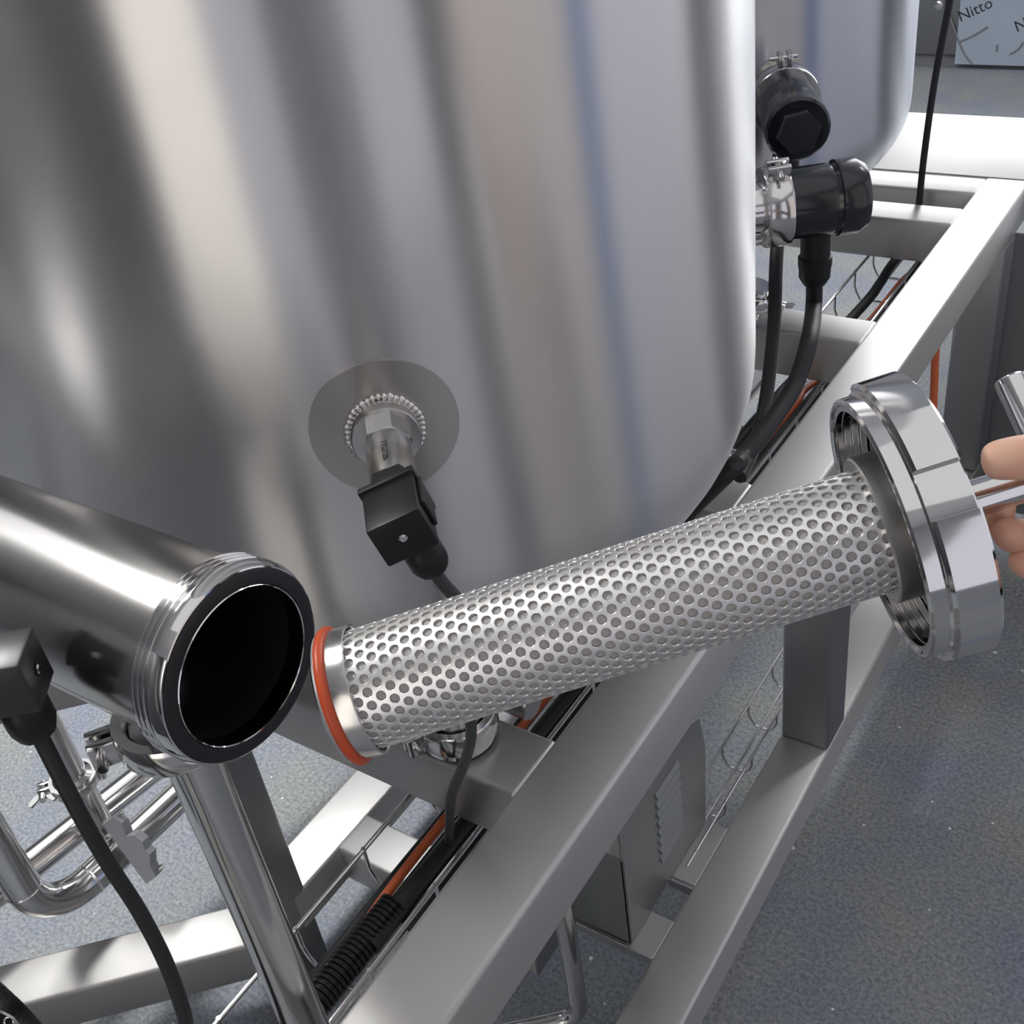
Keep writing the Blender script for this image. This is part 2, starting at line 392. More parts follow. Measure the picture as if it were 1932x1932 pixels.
# ------------------------------------------------------------------ temperature sensor
def hexa(r): return [(r * cos(R_(60 * k + 12)), r * sin(R_(60 * k + 12))) for k in range(6)]
def text_mesh(s, size):
    cu = bpy.data.curves.new('writing', 'FONT'); cu.body = s; cu.size = size; cu.align_x = 'CENTER'; cu.align_y = 'CENTER'; cu.resolution_u = 2
    o = bpy.data.objects.new('writing', cu); C.objects.link(o); dgp = bpy.context.evaluated_depsgraph_get()
    me = bpy.data.meshes.new_from_object(o.evaluated_get(dgp))
    V = np.array([v.co[:] for v in me.vertices]); F = [list(p.vertices) for p in me.polygons]
    bpy.data.objects.remove(o); bpy.data.curves.remove(cu); bpy.data.meshes.remove(me); return V, F
ts = thing('temperature_sensor', 'steel sensor with black plug box screwed into the near tank', 'sensor', S0)
mb = MB()
mb.prism(hexa(.0195), S0 + sn * .018, st, np.array([0, 0, 1.]), sn, .012).build('hex_nut', M['pipe'], ts)
MB().lathe([(.0, .0295), (.0165, .0295), (.0172, .031), (.0172, .083), (.016, .084), (0, .084)], S0, sn, 40).build('stem', M['satin'], ts)
V, F = text_mesh('TTG2120s', .0062)
# text runs along the stem, read from the tank outwards
tv = []
a_t = None
toeye = nz(EYE - (S0 + sn * .05)); toeye = nz(toeye - sn * (toeye @ sn)); side = np.cross(sn, toeye)
for p in V:
    ang = -(p[1] - .003) / .0172
    tv.append(S0 + sn * (.0600 + p[0]) + (toeye * cos(ang) + side * sin(ang)) * .01735)
MB().add(tv, F).build('engraved_text', M['ink'], ts)
# plug box
th = R_(16); bu = cos(th) * st + sin(th) * np.array([0, 0, 1.]); bv = np.cross(bu, sn)
MB().prism(hexa(.0195), S0 + sn * .084, st, np.array([0, 0, 1.]), sn, .010).build('plug_collar', M['plastic'], ts)
BC = S0 + sn * .121
bx = MB().box(BC, (.038, .033, .05), [bu, bv, sn], .0018, 2).build('plug_box', M['plastic'], ts)
MB().box(BC - sn * .022, (.0415, .0375, .006), [bu, bv, sn], .001, 2).build('plug_flange', M['rubber'], ts)
MB().box(BC + bu * .0205 - sn * .004, (.003, .022, .03), [bu, bv, sn], .001, 2).build('side_clip', M['plastic'], ts)
sc_c = BC + sn * .0248
MB().lathe([(.0045, .0), (.0045, .0006), (.0036, .0006), (.0036, -.001)], sc_c, sn, 24).build('screw_recess', M['rubber'], bx)
MB().lathe([(.0, .0012), (.0022, .0012), (.0031, .0004), (.0031, -.001)], sc_c, sn, 20).build('screw', M['polish'], bx)
GL = BC + bv * .0165 + sn * .008 + bu * .003
MB().lathe([(0, 0), (.0125, 0), (.0125, .006), (.0138, .008), (.0138, .022), (.011, .028), (.0062, .03), (0, .03)], GL, bv, 12).build('cable_gland', M['plastic'], ts)
cb = GL + bv * .03
MB().tube(spline([GL + bv * .025, cb + bv * .012, cb + bv * .03 + np.array([.01, .01, -.03]), at_d(868, 1230, .86), at_d(889, 1372, .93), at_d(876, 1440, .98), at_d(852, 1500, 1.04), at_d(848, 1560, 1.10), at_z(846, 1592, .65)]), .0048, 12).build('sensor_cable', M['greycable'], ts)

# ------------------------------------------------------------------ strainer housing (open pipe at left)
SH = np.array([-.4302, .2818, 1.2008]); ax = np.array([1., 0, 0])
hs = thing('strainer_housing', 'open-mouthed horizontal steel strainer pipe with threaded rim and black seal', 'strainer', SH)
MB().lathe([(.0555, -.95), (.0555, -.0195)], SH, ax, 96).build('pipe_body', M['dullpipe'], hs)
pr = [(.0555, -.0205), (.0608, -.0200)]
for k in range(3):
    h = -.0198 + k * .0042
    pr += [(.0613, h), (.0613, h + .0012), (.0588, h + .0022), (.0588, h + .0032)]
pr += [(.0610, -.0070), (.0610, -.0050), (.0585, .0004), (.0576, .0008), (.0573, -.003), (.0475, -.003)]
MB().lathe(pr, SH, ax, 120).build('threaded_rim', M['polish'], hs, sharp=25)
MB().lathe([(.0573, -.003), (.0573, .0014), (.0560, .0022), (.0490, .0022), (.0480, .0012), (.0480, -.003)], SH, ax, 96, loop=True).build('seal_ring', M['rubber'], hs)
MB().lathe([(.0483, .0018), (.0478, .0024), (.0472, .0018), (.0470, -.01)], SH, ax, 96).build('bore_lip', M['polish'], hs)
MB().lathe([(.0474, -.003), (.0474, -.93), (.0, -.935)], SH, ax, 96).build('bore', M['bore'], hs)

# ------------------------------------------------------------------ strainer basket held by the hand
FD = nz([1, -.325, -.11]); FDW = ROT @ FD                      # axis in lens axes -> world
def fpx(x):                                                    # point of the basket's axis seen at column x
    P0 = EYE + ROT @ (np.array([1200 - MID, 1140 - MID, FOC]) * (.588 / FOC)); n = ROT.T @ (P0 - EYE)
    # solve (n + t*FD) projects to x
    k = (x - MID) / FOC; t = (k * n[2] - n[0]) / (FD[0] - k * FD[2]); return P0 + FDW * t
sb = thing('strainer_basket', 'perforated steel strainer tube with orange seal and threaded union nut, held in the hand', 'strainer', fpx(1200))
fa = FDW; A0 = fpx(690); A1 = fpx(1655); LT = np.linalg.norm(A1 - A0)
fu, fv = perp(fa); RTUBE = .0327
NC = 29; NL = int(LT / (2 * pi * RTUBE / NC * .866)); dl = LT / NL; dphi = 2 * pi / NC; rh = .00255
tv, tf = [], []; cnt = 0
for i in range(NL):
    for j in range(NC):
        c_l = (i + .5) * dl; c_a = (j + (.5 if i % 2 else 0)) * dphi; pitch = RTUBE * dphi
        hexp = []
        hx = [(0, pitch * .577), ]  # hexagon with flats across the round direction
        cs = [(dl * .6667 * s0, t0) for s0, t0 in ((1, 0), (.5, .5), (-.5, .5), (-1, 0), (-.5, -.5), (.5, -.5))]
        cs = [(a, b * pitch) for a, b in cs]
        ring = []
        for k in range(6):
            p, q = cs[k], cs[(k + 1) % 6]
            ring += [p, ((p[0] + q[0]) / 2, (p[1] + q[1]) / 2)]
        base = len(tv)
        for (lx, s) in ring:
            a = c_a + s / RTUBE; l = min(max(c_l + lx, 0), LT)
            tv.append((l, a, RTUBE))
        for rr, RR in ((rh * 1.09, RTUBE), (rh, RTUBE - .0002), (rh, RTUBE - .0013)):
            for k in range(12):
                t = 2 * pi * k / 12; lx = rr * cos(t); s = rr * sin(t)
                tv.append((c_l + lx, c_a + s / RTUBE, RR))
        for L in range(3):
            for k in range(12):
                m2 = (k + 1) % 12
                tf.append([base + L * 12 + k, base + L * 12 + m2, base + (L + 1) * 12 + m2, base + (L + 1) * 12 + k])
tvw = [A0 + fa * l + (fu * cos(a) + fv * sin(a)) * r for l, a, r in tv]
pt = MB().add(tvw, tf).build('perforated_tube', M['perf'], sb, sharp=20, merge=2e-5)
pme = pt.data; pco = np.zeros(len(pme.vertices) * 3); pme.vertices.foreach_get('co', pco); pco = pco.reshape(-1, 3) + W[sb.name] - A0
prd = pco - np.outer(pco @ fa, fa); prr = np.linalg.norm(prd, axis=1); pnr = prd / prr[:, None]
cn_ = []
for pl in pme.polygons:
    out = all(prr[i] > RTUBE - 2e-5 for i in pl.vertices)
    fn = np.array(pl.normal)
    if out and fn @ pnr[pl.vertices[0]] < 0: pl.flip(); fn = -fn
    cn_ += [tuple(pnr[i]) if out else tuple(fn) for i in pl.vertices]
pme.normals_split_custom_set(cn_)
MB().lathe([(RTUBE - .0014, .0), (RTUBE - .0014, LT)], A0, fa, 64).build('mesh_liner', M['mesh'], sb)
# end cap: from the outer (left) end
E0 = fpx(634); le = np.linalg.norm(A0 - E0)
MB().lathe([(.0, 0), (.0345, 0), (.0355, .0006), (.0360, .0012), (.0358, .0022), (.0335, .0025), (.0335, .0075), (.0355, .0082), (.0358, .0092), (.0358, le + .001), (.0346, le + .0015), (.0338, le + .0005), (.0325, le - .004)], E0, fa, 96).build('end_cap', M['satin'], sb)
tor = []; 
for k in range(16):
    t = 2 * pi * k / 16; tor.append((.0352 + .0032 * cos(t), .0052 + .0030 * sin(t)))
MB().lathe(tor, E0, fa, 96, loop=True).build('o_ring', M['oring'], sb)
# spot welds at both ends
sw = MB()
for (P, s0) in ((A0 + fa * .001, 1), (A1 - fa * .002, 1)):
    for k in range(5):
        a = 2 * pi * k / 5 + .4; sw.sphere(P + (fu * cos(a) + fv * sin(a)) * (RTUBE + .0008), .0017, 8)
sw.build('spot_welds', M['weld'], sb, sharp=80)['kind'] = 'stuff'
# collar (liner) and union nut
N0 = fpx(1643)
MB().lathe([(.0326, .004), (.0330, .0), (.0380, -.0004), (.0388, .0006), (.0388, .026), (.0, .026)], N0, fa, 96).build('liner_collar', M['collar'], sb)
MB().lathe([(.0388, .022), (.0600, .022), (.0600, .030), (.0, .030)], N0, fa, 96).build('liner_flange', M['satin'], sb)
NL0 = fpx(1655)                                                # left face of the nut
# nut: ring with four lugs standing proud of the shoulder, slots between them
def ring_sector(mb, r0, r1, h0, h1, a0, a1, seg, ch=.0016):
    return mb.lathe([(r0, h0), (r1 - ch, h0), (r1, h0 + ch), (r1, h1 - ch), (r1 - ch, h1), (r0, h1)], NL0, fa, seg, loop=True, hint=fu, a0=a0, a1=a1)
nut = MB()
NT = .032
pr = [(.0695, NT - .001), (.0685, NT), (.030, NT), (.030, NT - .004)]
h = NT - .006; pr.append((.0625, NT - .005))
while h > .004:
    pr += [(.0625, h), (.0648, h - .0018), (.0648, h - .0024), (.0625, h - .0038)]; h -= .0042
pr += [(.0652, .0012), (.0662, .0), (.0678, .0), (.0690, .0012), (.0690, .0085), (.0705, .0095), (.0705, NT - .0012)]
nut.lathe(pr, NL0, fa, 120, loop=True, hint=fu)
nutp = nut.build('union_nut', M['polish'], sb, sharp=28)
toeye = nz(EYE - NL0); toeye = nz(toeye - fa * (toeye @ fa))
ang0 = math.atan2(toeye @ np.cross(fa, frame_from(fa, fu)[0]), toeye @ frame_from(fa, fu)[0])
SLOT0 = ang0 + R_(-6)
for k in range(4):
    a0 = SLOT0 + k * pi / 2 + R_(9.5); a1 = SLOT0 + (k + 1) * pi / 2 - R_(9.5)
    lm = MB(); ring_sector(lm, .0695, .0740, .0095, NT, a0, a1, 28); lm.build('lug', M['polish'], nutp, sharp=28)
# rod and cross bar
H0 = NL0 + fa * NT
H1 = fpx(1990); RL = float((H1 - H0) @ fa)
MB().lathe([(0, 0), (.0115, 0), (.0115, .006), (.0096, .008), (.0096, RL), (0, RL)], H0, fa, 40).build('handle_rod', M['polish'], sb)
_r = ray(1906, 714) / FOC; _dd = float(((H1 - EYE) @ fa) / (_r @ fa)); TBE = EYE + _r * _dd     # bar end, square to the rod
tb_d = nz(TBE - H1); L_tb = np.linalg.norm(TBE - H1)
MB().lathe([(0, -L_tb), (.0075, -L_tb), (.0085, -L_tb + .001), (.0085, L_tb - .001), (.0075, L_tb), (0, L_tb)], H1, tb_d, 40).build('cross_bar', M['polish'], sb)

# ------------------------------------------------------------------ hand
pe = thing('person', 'hand reaching in from the right edge, gripping the polished handle rod', 'person', at_d(2050, 950, .6))
def skin_mesh(name, nodes, edges, m, parent, sub=2, label=None):
    me = bpy.data.meshes.new(name); off = W[parent.name]
    me.from_pydata([(np.array(p) - off).tolist() for p, r in nodes], edges, [])
    o = bpy.data.objects.new(name, me); C.objects.link(o)
    sk = o.modifiers.new('skin', 'SKIN'); sk.use_smooth_shade = True; sk.branch_smoothing = .6
    su = o.modifiers.new('sub', 'SUBSURF'); su.levels = sub; su.render_levels = sub
    for i, (p, r) in enumerate(nodes):
        v = me.skin_vertices[0].data[i]; rr = r if hasattr(r, '__len__') else (r, r); v.radius = rr; v.use_root = (i == 0)
    dgp = bpy.context.evaluated_depsgraph_get(); nm = bpy.data.meshes.new_from_object(o.evaluated_get(dgp))
    o.modifiers.clear(); o.data = nm; nm.materials.clear(); nm.materials.append(m)
    nm.polygons.foreach_set('use_smooth', [True] * len(nm.polygons)); o.parent = parent; W[o.name] = off
    return o
nodes = []; edges = []
def node(px, py, d, r, prev=None):
    nodes.append((at_d(px, py, d), r)); i = len(nodes) - 1
    if prev is not None: edges.append((prev, i))
    return i
wr = node(2330, 1010, .60, .030); pm = node(2215, 960, .595, .034, wr)
fa_ = node(2520, 1110, .60, .034, wr); node(2800, 1240, .60, .042, fa_)
# thumb over the top of the rod
a = node(2140, 900, .560, .017, pm); a = node(2040, 868, .535, .0135, a); a = node(1952, 860, .528, .0118, a); a = node(1888, 867, .530, .0108, a); a = node(1848, 874, .533, .0082, a)
# index: over the far side of the rod, curling under
k = node(2150, 840, .62, .016, pm); a = node(2050, 822, .63, .0115, k); a = node(1945, 850, .622, .0102, a); a = node(1893, 905, .607, .0098, a); a = node(1882, 965, .588, .0092, a); a = node(1884, 1008, .574, .0072, a)
# middle
k = node(2170, 900, .625, .016, pm); a = node(2090, 930, .632, .0118, k); a = node(2000, 985, .615, .0105, a); a = node(1950, 1015, .588, .0102, a); a = node(1912, 1012, .566, .0098, a); a = node(1888, 998, .556, .0074, a)
# ring
k = node(2190, 975, .62, .0155, pm); a = node(2110, 1015, .628, .0112, k); a = node(2025, 1050, .612, .0100, a); a = node(1970, 1066, .588, .0096, a); a = node(1936, 1062, .570, .0090, a); a = node(1920, 1052, .562, .0070, a)
# little
k = node(2215, 1045, .61, .0145, pm); a = node(2150, 1085, .618, .0100, k); a = node(2080, 1112, .605, .0088, a); a = node(2035, 1118, .585, .0084, a); a = node(2005, 1108, .572, .0070, a)
skin_mesh('hand', nodes, edges, M['skin'], pe)
MB().lathe([(.048, 0), (.050, .002), (.056, .35), (0, .36)], at_d(2560, 1128, .60), at_d(2800, 1240, .60) - at_d(2560, 1128, .60), 32).build('sleeve', M['sleeve'], pe)

# ------------------------------------------------------------------ left sensor
ls = thing('pressure_sensor', 'black plug box sensor at the left edge beside the strainer pipe', 'sensor', at_d(40, 1262, .62))
ln = nz([.77, .64, 0]); lu = nz([.64, -.77, 0]); lv = np.array([0, 0, -1.])
lc = at_d(71, 1262, .62)
lb = MB().box(lc - ln * .035, (.033, .035, .07), [lu, lv, ln], .0018, 2).build('plug_box', M['sheen'], ls)
MB().lathe([(.0042, .0), (.0042, .0006), (.0033, .0006), (.0033, -.001)], lc + ln * .0002, ln, 20).build('screw_recess', M['rubber'], lb)
MB().lathe([(0, .0012), (.002, .0012), (.0029, .0004), (.0029, -.001)], lc + ln * .0002, ln, 20).build('screw', M['polish'], lb)
MB().box(lc - ln * .073, (.040, .040, .006), [lu, lv, ln], .001, 2).build('plug_flange', M['rubber'], ls)
MB().lathe([(0, 0), (.0172, 0), (.0172, .045), (.0185, .05), (.0185, .09), (0, .09)], lc - ln * .076, -ln, 32).build('stem', M['satin'], ls)
g0 = lc - ln * .017 + lv * .017; gd = lv
MB().lathe([(0, -.002), (.0128, -.002), (.0128, .004), (.0140, .006), (.0140, .02), (.0112, .028), (.0058, .031), (0, .031)], g0, gd, 12).build('cable_gland', M['plastic'], ls)
MB().tube(spline([g0 + gd * .025, g0 + gd * .04, at_d(150, 1535, .67), at_d(205, 1630, .69), at_d(262, 1718, .71), at_d(310, 1810, .73), at_d(340, 1890, .745), at_d(352, 1945, .76), at_d(356, 2060, .79)]), .0050, 12).build('sensor_cable', M['cable'], ls)

# ------------------------------------------------------------------ clamps
def wing_nut(p, ax, up, s, parent):
    """body with two wings"""
    ax = nz(ax); up = nz(np.array(up) - ax * (ax @ np.array(up))); mb = MB()
    mb.lathe([(0, 0), (.0055 * s, 0), (.0045 * s, .009 * s), (0, .009 * s)], p, ax, 16)
    for sg in (-1, 1):
        c = p + up * sg * .0115 * s + ax * .009 * s; th_ = np.cross(ax, up)
        poly = [(.0035, -.007), (.010, -.005), (.0165, .003), (.017, .009), (.0135, .012), (.0095, .008), (.005, .002)]
        mb.prism([(a * s * sg, b * s) for a, b in poly], p + th_ * (-.0016 * s) + ax * .004 * s, up, ax, th_, .0032 * s)
    return mb.build('wing_nut', M['pipe'], parent, sharp=50)
def tri_clamp(label, c, ax, r, lug, group=None, hgt=.018, wing=True, name='pipe_clamp'):
    t = thing(name, label, 'clamp', c, group); ax = nz(ax); c = np.array(c, float)
    lug = np.array(lug, float); lug = nz(lug - ax * (ax @ lug)); sd = np.cross(ax, lug); h = hgt / 2
    MB().lathe([(r * .74, -h * .55), (r * .80, -h), (r * .97, -h), (r, -h * .8), (r, h * .8), (r * .97, h), (r * .80, h), (r * .74, h * .55)], c, ax, 64, loop=True).build('clamp_band', M['pipe'], t)
    for s in (-1, 1):
        MB().box(c + lug * (r + .007) + sd * s * .006, (.018, .0065, hgt * .9), [lug, sd, ax], .0015, 2).build('lug', M['pipe'], t)
    MB().lathe([(0, -.016), (.0035, -.016), (.0035, .02), (0, .02)], c + lug * (r + .009), sd, 14).build('bolt', M['polish'], t)
    if wing: wing_nut(c + lug * (r + .009) + sd * .0115, sd, lug, 1.15, t)
    MB().lathe([(0, -hgt * .62), (.006, -hgt * .62), (.006, hgt * .62), (0, hgt * .62)], c - lug * (r + .003), ax, 16).build('hinge', M['pipe'], t)
    return t
kc = np.array([-.575, .59, .802])
kt = tri_clamp('steel pipe clamp standing on the frame beam just below the strainer basket', kc, (0, 0, 1), .043, at_z(775, 1405, .80) - kc, hgt=.026, wing=False)
MB().lathe([(.0, -.022), (.038, -.022), (.036, -.012), (.032, -.012), (.032, .06), (0, .06)], kc, (0, 0, 1), 48).build('ferrule', M['pipe'], kt)
dp = np.array([-.525, .2825])
tri_clamp('steel clamp half hidden behind the threaded rim at the head of the upright pipe', (dp[0], dp[1], 1.112), (0, 0, 1), .041, (-.55, -.83, 0), hgt=.022, wing=False)
wc = at_z(140, 1472, .42)
tri_clamp('steel pipe clamp with wing nut at the lower left above the floor pipes', wc, (0, 0, 1), .036, at_z(75, 1492, .42) - wc, hgt=.018)

# ------------------------------------------------------------------ pipes at lower left
tp = thing('drain_pipe', 'upright polished drain pipe below the open strainer mouth', 'pipe', (dp[0], dp[1], 0))
MB().lathe([(.0, .02), (.0185, .02), (.0185, 1.10), (.026, 1.105), (.026, 1.112), (0, 1.112)], (dp[0], dp[1], 0), (0, 0, 1), 40).build('pipe_body', M['pipe'], tp)
MB().lathe([(.0185, 1.11), (.030, 1.112), (.030, 1.118), (.0225, 1.12), (.0225, 1.17), (0, 1.17)], (dp[0], dp[1], 0), (0, 0, 1), 40).build('ferrule', M['satin'], tp)
fp = thing('floor_pipe', 'horizontal steel pipe with welded tee below the wing nut clamp', 'pipe', at_z(140, 1560, .30))
pa, pb = at_z(20, 1662, .30), at_z(300, 1440, .30); pd = nz(pb - pa)
MB().tube([pa - pd * .5, pa, pb, pb + pd * .8], .0235, 24).build('pipe_body', M['pipe'], fp)
tee = np.array([wc[0], wc[1], .30])
# the tee sits where the clamp is
tq = pa + pd * ((np.array([wc[0], wc[1], .30]) - pa) @ pd)
MB().lathe([(.0235, .0), (.0235, .10), (.029, .104), (.029, .11), (0, .11)], (wc[0], wc[1], .302), (0, 0, 1), 28).build('tee_branch', M['pipe'], fp)
MB().lathe([(.029, .0), (.029, .006), (.0225, .01), (.0225, .5), (0, .5)], (wc[0], wc[1], .424), (0, 0, 1), 28).build('riser', M['pipe'], fp)
up_ = thing('bent_pipe', 'steel pipe with a rounded elbow lying in front of the teed pipe', 'pipe', at_z(100, 1690, .28))
q1, q0 = at_z(335, 1505, .28), at_z(235, 1598, .28); qd = nz(q1 - q0)
cn = at_z(84, 1742, .28); qx = nz(cn - q0); rb_ = .085
pth = [q1 + qd * .8, q1, cn - qx * rb_]
for k in range(1, 9):
    a = pi / 2 * k / 8; pth.append(cn - qx * rb_ * (1 - sin(a)) + np.array([0, 0, 1.]) * rb_ * (1 - cos(a)))
pth.append(cn + np.array([0, 0, .33]))
MB().tube(pth, .0255, 24).build('pipe_body', M['pipe'], up_)
for (p_, d_) in ((cn + np.array([0, 0, rb_]), np.array([0, 0, 1.])), (cn - qx * rb_, qx)):
    MB().lathe([(.0256, -.002), (.0268, 0), (.0256, .002)], p_, d_, 24).build('weld_seam', M['weld'], up_)
hb = thing('pipe_bracket', 'grey two-piece pipe bracket bolted around the lower left pipe', 'bracket', at_z(245, 1600, .33))
b0, b1 = at_d(203, 1552, 1.66), at_d(284, 1662, 1.66); bd = nz(b1 - b0); bn = -nz(np.cross(bd, ROT @ np.array([0, 0, 1.]))); bt = np.cross(bd, bn)
bl = np.linalg.norm(b1 - b0)
prof = [(0, -.012), (bl * .12, -.016), (bl * .3, -.010), (bl * .36, -.020), (bl * .5, -.024), (bl * .62, -.020), (bl * .7, -.022), (bl * .84, -.012), (bl, -.010), (bl, .008), (0, .008)]
MB().prism(prof, b0, bd, bn, bt, .03).build('bracket_body', M['bracket'], hb, sharp=30)
for f in (.0, .94):
    pc = b0 + bd * bl * f
    MB().lathe([(0, -.012), (.006, -.012), (.006, -.004), (.0035, -.004), (.0035, .022), (0, .022)], pc + bt * .015, -bn, 12).build('bolt', M['polish'], hb)
ho = thing('braided_hose', 'short length of black braided hose at the bottom left corner', 'hose', at_d(10, 1905, .8))
hp = [at_d(-60, 1850, .8), at_d(0, 1905, .8), at_d(30, 1935, .8), at_d(90, 2000, .8)]
hv = spline(hp, 40); hr = [.0125 + .0006 * (i % 2) for i in range(len(hv))]
MB().tube(hv, hr, 20).build('hose_body', M['rubber'], ho, sharp=20)
MB().tube(spline([at_d(-12, 1905, .785), at_d(8, 1912, .782), at_d(24, 1921, .782), at_d(34, 1934, .785)], 5), .0011, 8).build('wire_clip', M['wire'], ho)
hr_c = at_d(17, 1928, .783)
MB().tube([hr_c + (ROT @ np.array([cos(a), sin(a), 0])) * .0035 for a in np.linspace(0, 2 * pi, 15)], .0009, 6).build('wire_ring', M['wire'], ho)

# ------------------------------------------------------------------ cable trays
def tray(label, xs_top, z, floorz, xs_base, y0, y1, rungs, r=.0026):
    t = thing('cable_tray', label, 'cable tray', ((xs_top[0] + xs_top[1]) / 2, y0, floorz))
    for x in xs_top: MB().tube([(x, y0, z), (x, y1, z)], r, 10).build('long_wire', M['wire'], t)
    for x in xs_base: MB().tube([(x, y0, floorz), (x, y1, floorz)], r, 10).build('long_wire', M['wire'], t)
    for y in rungs:
        a, b = xs_top
        dzz = z - floorz
        P = [(a, y, z + .003), (a, y, z - dzz * .55), (a + .004, y, z - dzz * .8), (a + .012, y, floorz - .004), (b - .012, y, floorz - .004), (b - .004, y, z - dzz * .8), (b, y, z - dzz * .55), (b, y, z + .003)]
        MB().tube(P, r * .9, 8).build('cross_wire', M['wire'], t)
    return t
tray('wire basket cable tray under the top rail carrying black conduit', (-.633, -.540), .690, .640, (-.60, -.565), -.3, 2.45, [.475 + .105 * k for k in range(-6, 18)])
tray('bare wire basket tray beside the lower rail', (-.558, -.507), .200, .160, (-.535,), .93, 2.05, [.96 + .1045 * k for k in range(11)], .0022)

# ------------------------------------------------------------------ cables in the tray
cd = thing('corrugated_conduit', 'black corrugated conduit lying in the upper cable tray', 'conduit', (-.58, .2, .655))
pp = []
for k in range(150):
    h = -.42 + k * .0058; pp += [(.0135, h), (.0135, h + .0014), (.0158, h + .0022), (.0158, h + .0048)]
pp = [(a, b) for a, b in pp if b < .452]
MB().lathe([(0, pp[0][1])] + pp + [(.0125, pp[-1][1]), (.0125, .42)], (-.578, 0, .6665), (0, 1, 0), 24).build('conduit_body', M['conduit'], cd, sharp=20)
def cable(name, label, pts, r, m, group=None):
    o = MB().tube(spline(pts, 6), r, 12).build(name, m)
    # top-level: keep origin at the first point
    p = np.array(pts[0], float); o.data.transform(Matrix.Translation(Vector((-p).tolist()))); o.location = p.tolist()
    return tag(o, label, 'cable', group)
cable('black_cable', 'straight black cable beside the corrugated conduit', [(-.603, -.4, .653), (-.604, .3, .653), (-.606, .46, .652), (-.605, .62, .652), (-.604, 1.0, .652)], .0068, M['cable'])
cable('orange_cable', 'thin orange cable coming out of the corrugated conduit and running along the tray', [(-.588, .40, .667), (-.593, .457, .666), (-.597, .52, .662), (-.598, .62, .66), (-.595, .9, .655), at_z(1480, 790, .66), at_z(1515, 740, .66), at_z(1560, 700, .66), at_z(1655, 588, .665), at_z(1722, 512, .665), (-.50, 2.1, .66), (-.47, 2.4, .66)], .0052, M['orange'])
cable('black_cable', 'thick black cable leaving the conduit mouth beside the orange one', [(-.570, .40, .667), (-.572, .46, .664), (-.572, .6, .662), (-.568, .9, .662), (-.560, 1.3, .662), (-.552, 1.7, .662), (-.545, 2.4, .662)], .0105, M['cable'])
cable('black_cable', 'matt black cable against the rail side of the tray', [(-.556, .44, .656), (-.553, .6, .656), (-.553, 1.2, .656), (-.552, 2.4, .656)], .0075, M['rubber'])
cable('black_cable', 'black cable curving through the far bay of the tray next to the orange one', [(-.62, 1.25, .655), (-.615, 1.5, .655), at_z(1625, 580, .66), at_z(1660, 535, .66), at_z(1690, 490, .66), (-.60, 2.4, .66)], .009, M['cable'])
cable('orange_cable', 'orange cable hanging down behind the far post', [(-.47, 1.93, .66), at_y(1766, 650, 1.93), at_y(1762, 740, 1.93), at_y(1757, 860, 1.93), at_y(1750, 1000, 1.93)], .0075, M['orange'])
cable('hanging_cable', 'thin black cable hanging from above into the far end of the frame', [at_y(1840, -260, 2.13), at_y(1794, -10, 2.12), at_y(1764, 150, 2.11), at_y(1744, 290, 2.10), at_y(1734, 385, 2.095), at_y(1731, 420, 2.095)], .0062, M['rubber'])

# pipe stubs beside the cross beams
for (px_, py_, lb_) in ((1399, 876, 'capped steel pipe end beside the right foot of the near tank'), (1006, 1330, 'capped steel pipe end just below the strainer basket')):
    e = at_z(px_, py_, .765)
    o = MB().lathe([(0, 0), (.0165, 0), (.018, -.0015), (.018, -.12), (0, -.12)], (0, 0, 0), (1, 0, 0), 32).build('pipe_stub', M['satin'])
    o.location = e.tolist(); tag(o, lb_, 'pipe')

# ------------------------------------------------------------------ level switches
def on_cyl(px_, py_, c_, R):
    r = ray(px_, py_); a = r[0] ** 2 + r[1] ** 2; b = -2 * (r[0] * c_[0] + r[1] * c_[1]); cc = c_[0] ** 2 + c_[1] ** 2 - R * R
    return EYE + r * ((-b - math.sqrt(b * b - 4 * a * cc)) / (2 * a))
l1s = at_d(1444, 392, 1.345); l1e = at_z(1628, 366, l1s[2]); la = nz(l1e - l1s); LL = np.linalg.norm(l1e - l1s)
px1 = 1.33 / FOC
lv1 = thing('level_switch', 'glossy black cylindrical switch lying sideways with cable gland below', 'level switch', l1s)
r1 = 70 * px1
MB().lathe([(.0, .018), (r1 * .96, .018), (r1 * .96, LL * .62), (r1 * .93, LL * .66), (r1 * .97, LL * .70), (r1 * 1.02, LL * .71), (r1 * 1.02, LL * .9), (r1 * .86, LL), (0, LL)], l1s, la, 48).build('switch_body', M['gloss'], lv1)
MB().lathe([(.0, -.10), (r1 * .7, -.10), (r1 * .7, -.006), (r1 * .95, -.004), (r1 * .95, .002), (0, .002)], l1s, la, 40).build('ferrule', M['pipe'], lv1)
gdn = np.array([0, 0, -1.])
g0 = l1s + la * (LL * .53) + gdn * r1 * .8
MB().lathe([(0, 0), (29 * px1, 0), (29 * px1, .034), (33 * px1, .036), (33 * px1, .046), (31 * px1, .052), (31 * px1, .062), (22 * px1, .072), (0, .072)], g0, gdn, 24).build('cable_gland', M['plastic'], lv1)
e0 = g0 + gdn * .066
MB().tube(spline([e0, e0 + gdn * .04, at_d(1527, 640, 1.33), at_d(1500, 725, 1.31), at_d(1452, 800, 1.275), at_d(1405, 858, 1.25), at_d(1360, 905, 1.23), (-.62, 1.02, .66)]), .0105, 12).build('switch_cable', M['cable'], lv1)
tri_clamp('polished clamp holding the lower black switch to the tank', l1s + la * .010, la, 76 * px1, (0.2, -.3, 1), hgt=.030, wing=False)
T2C = (-.907, 1.753)
sp2 = on_cyl(1470, 165, T2C, .393)
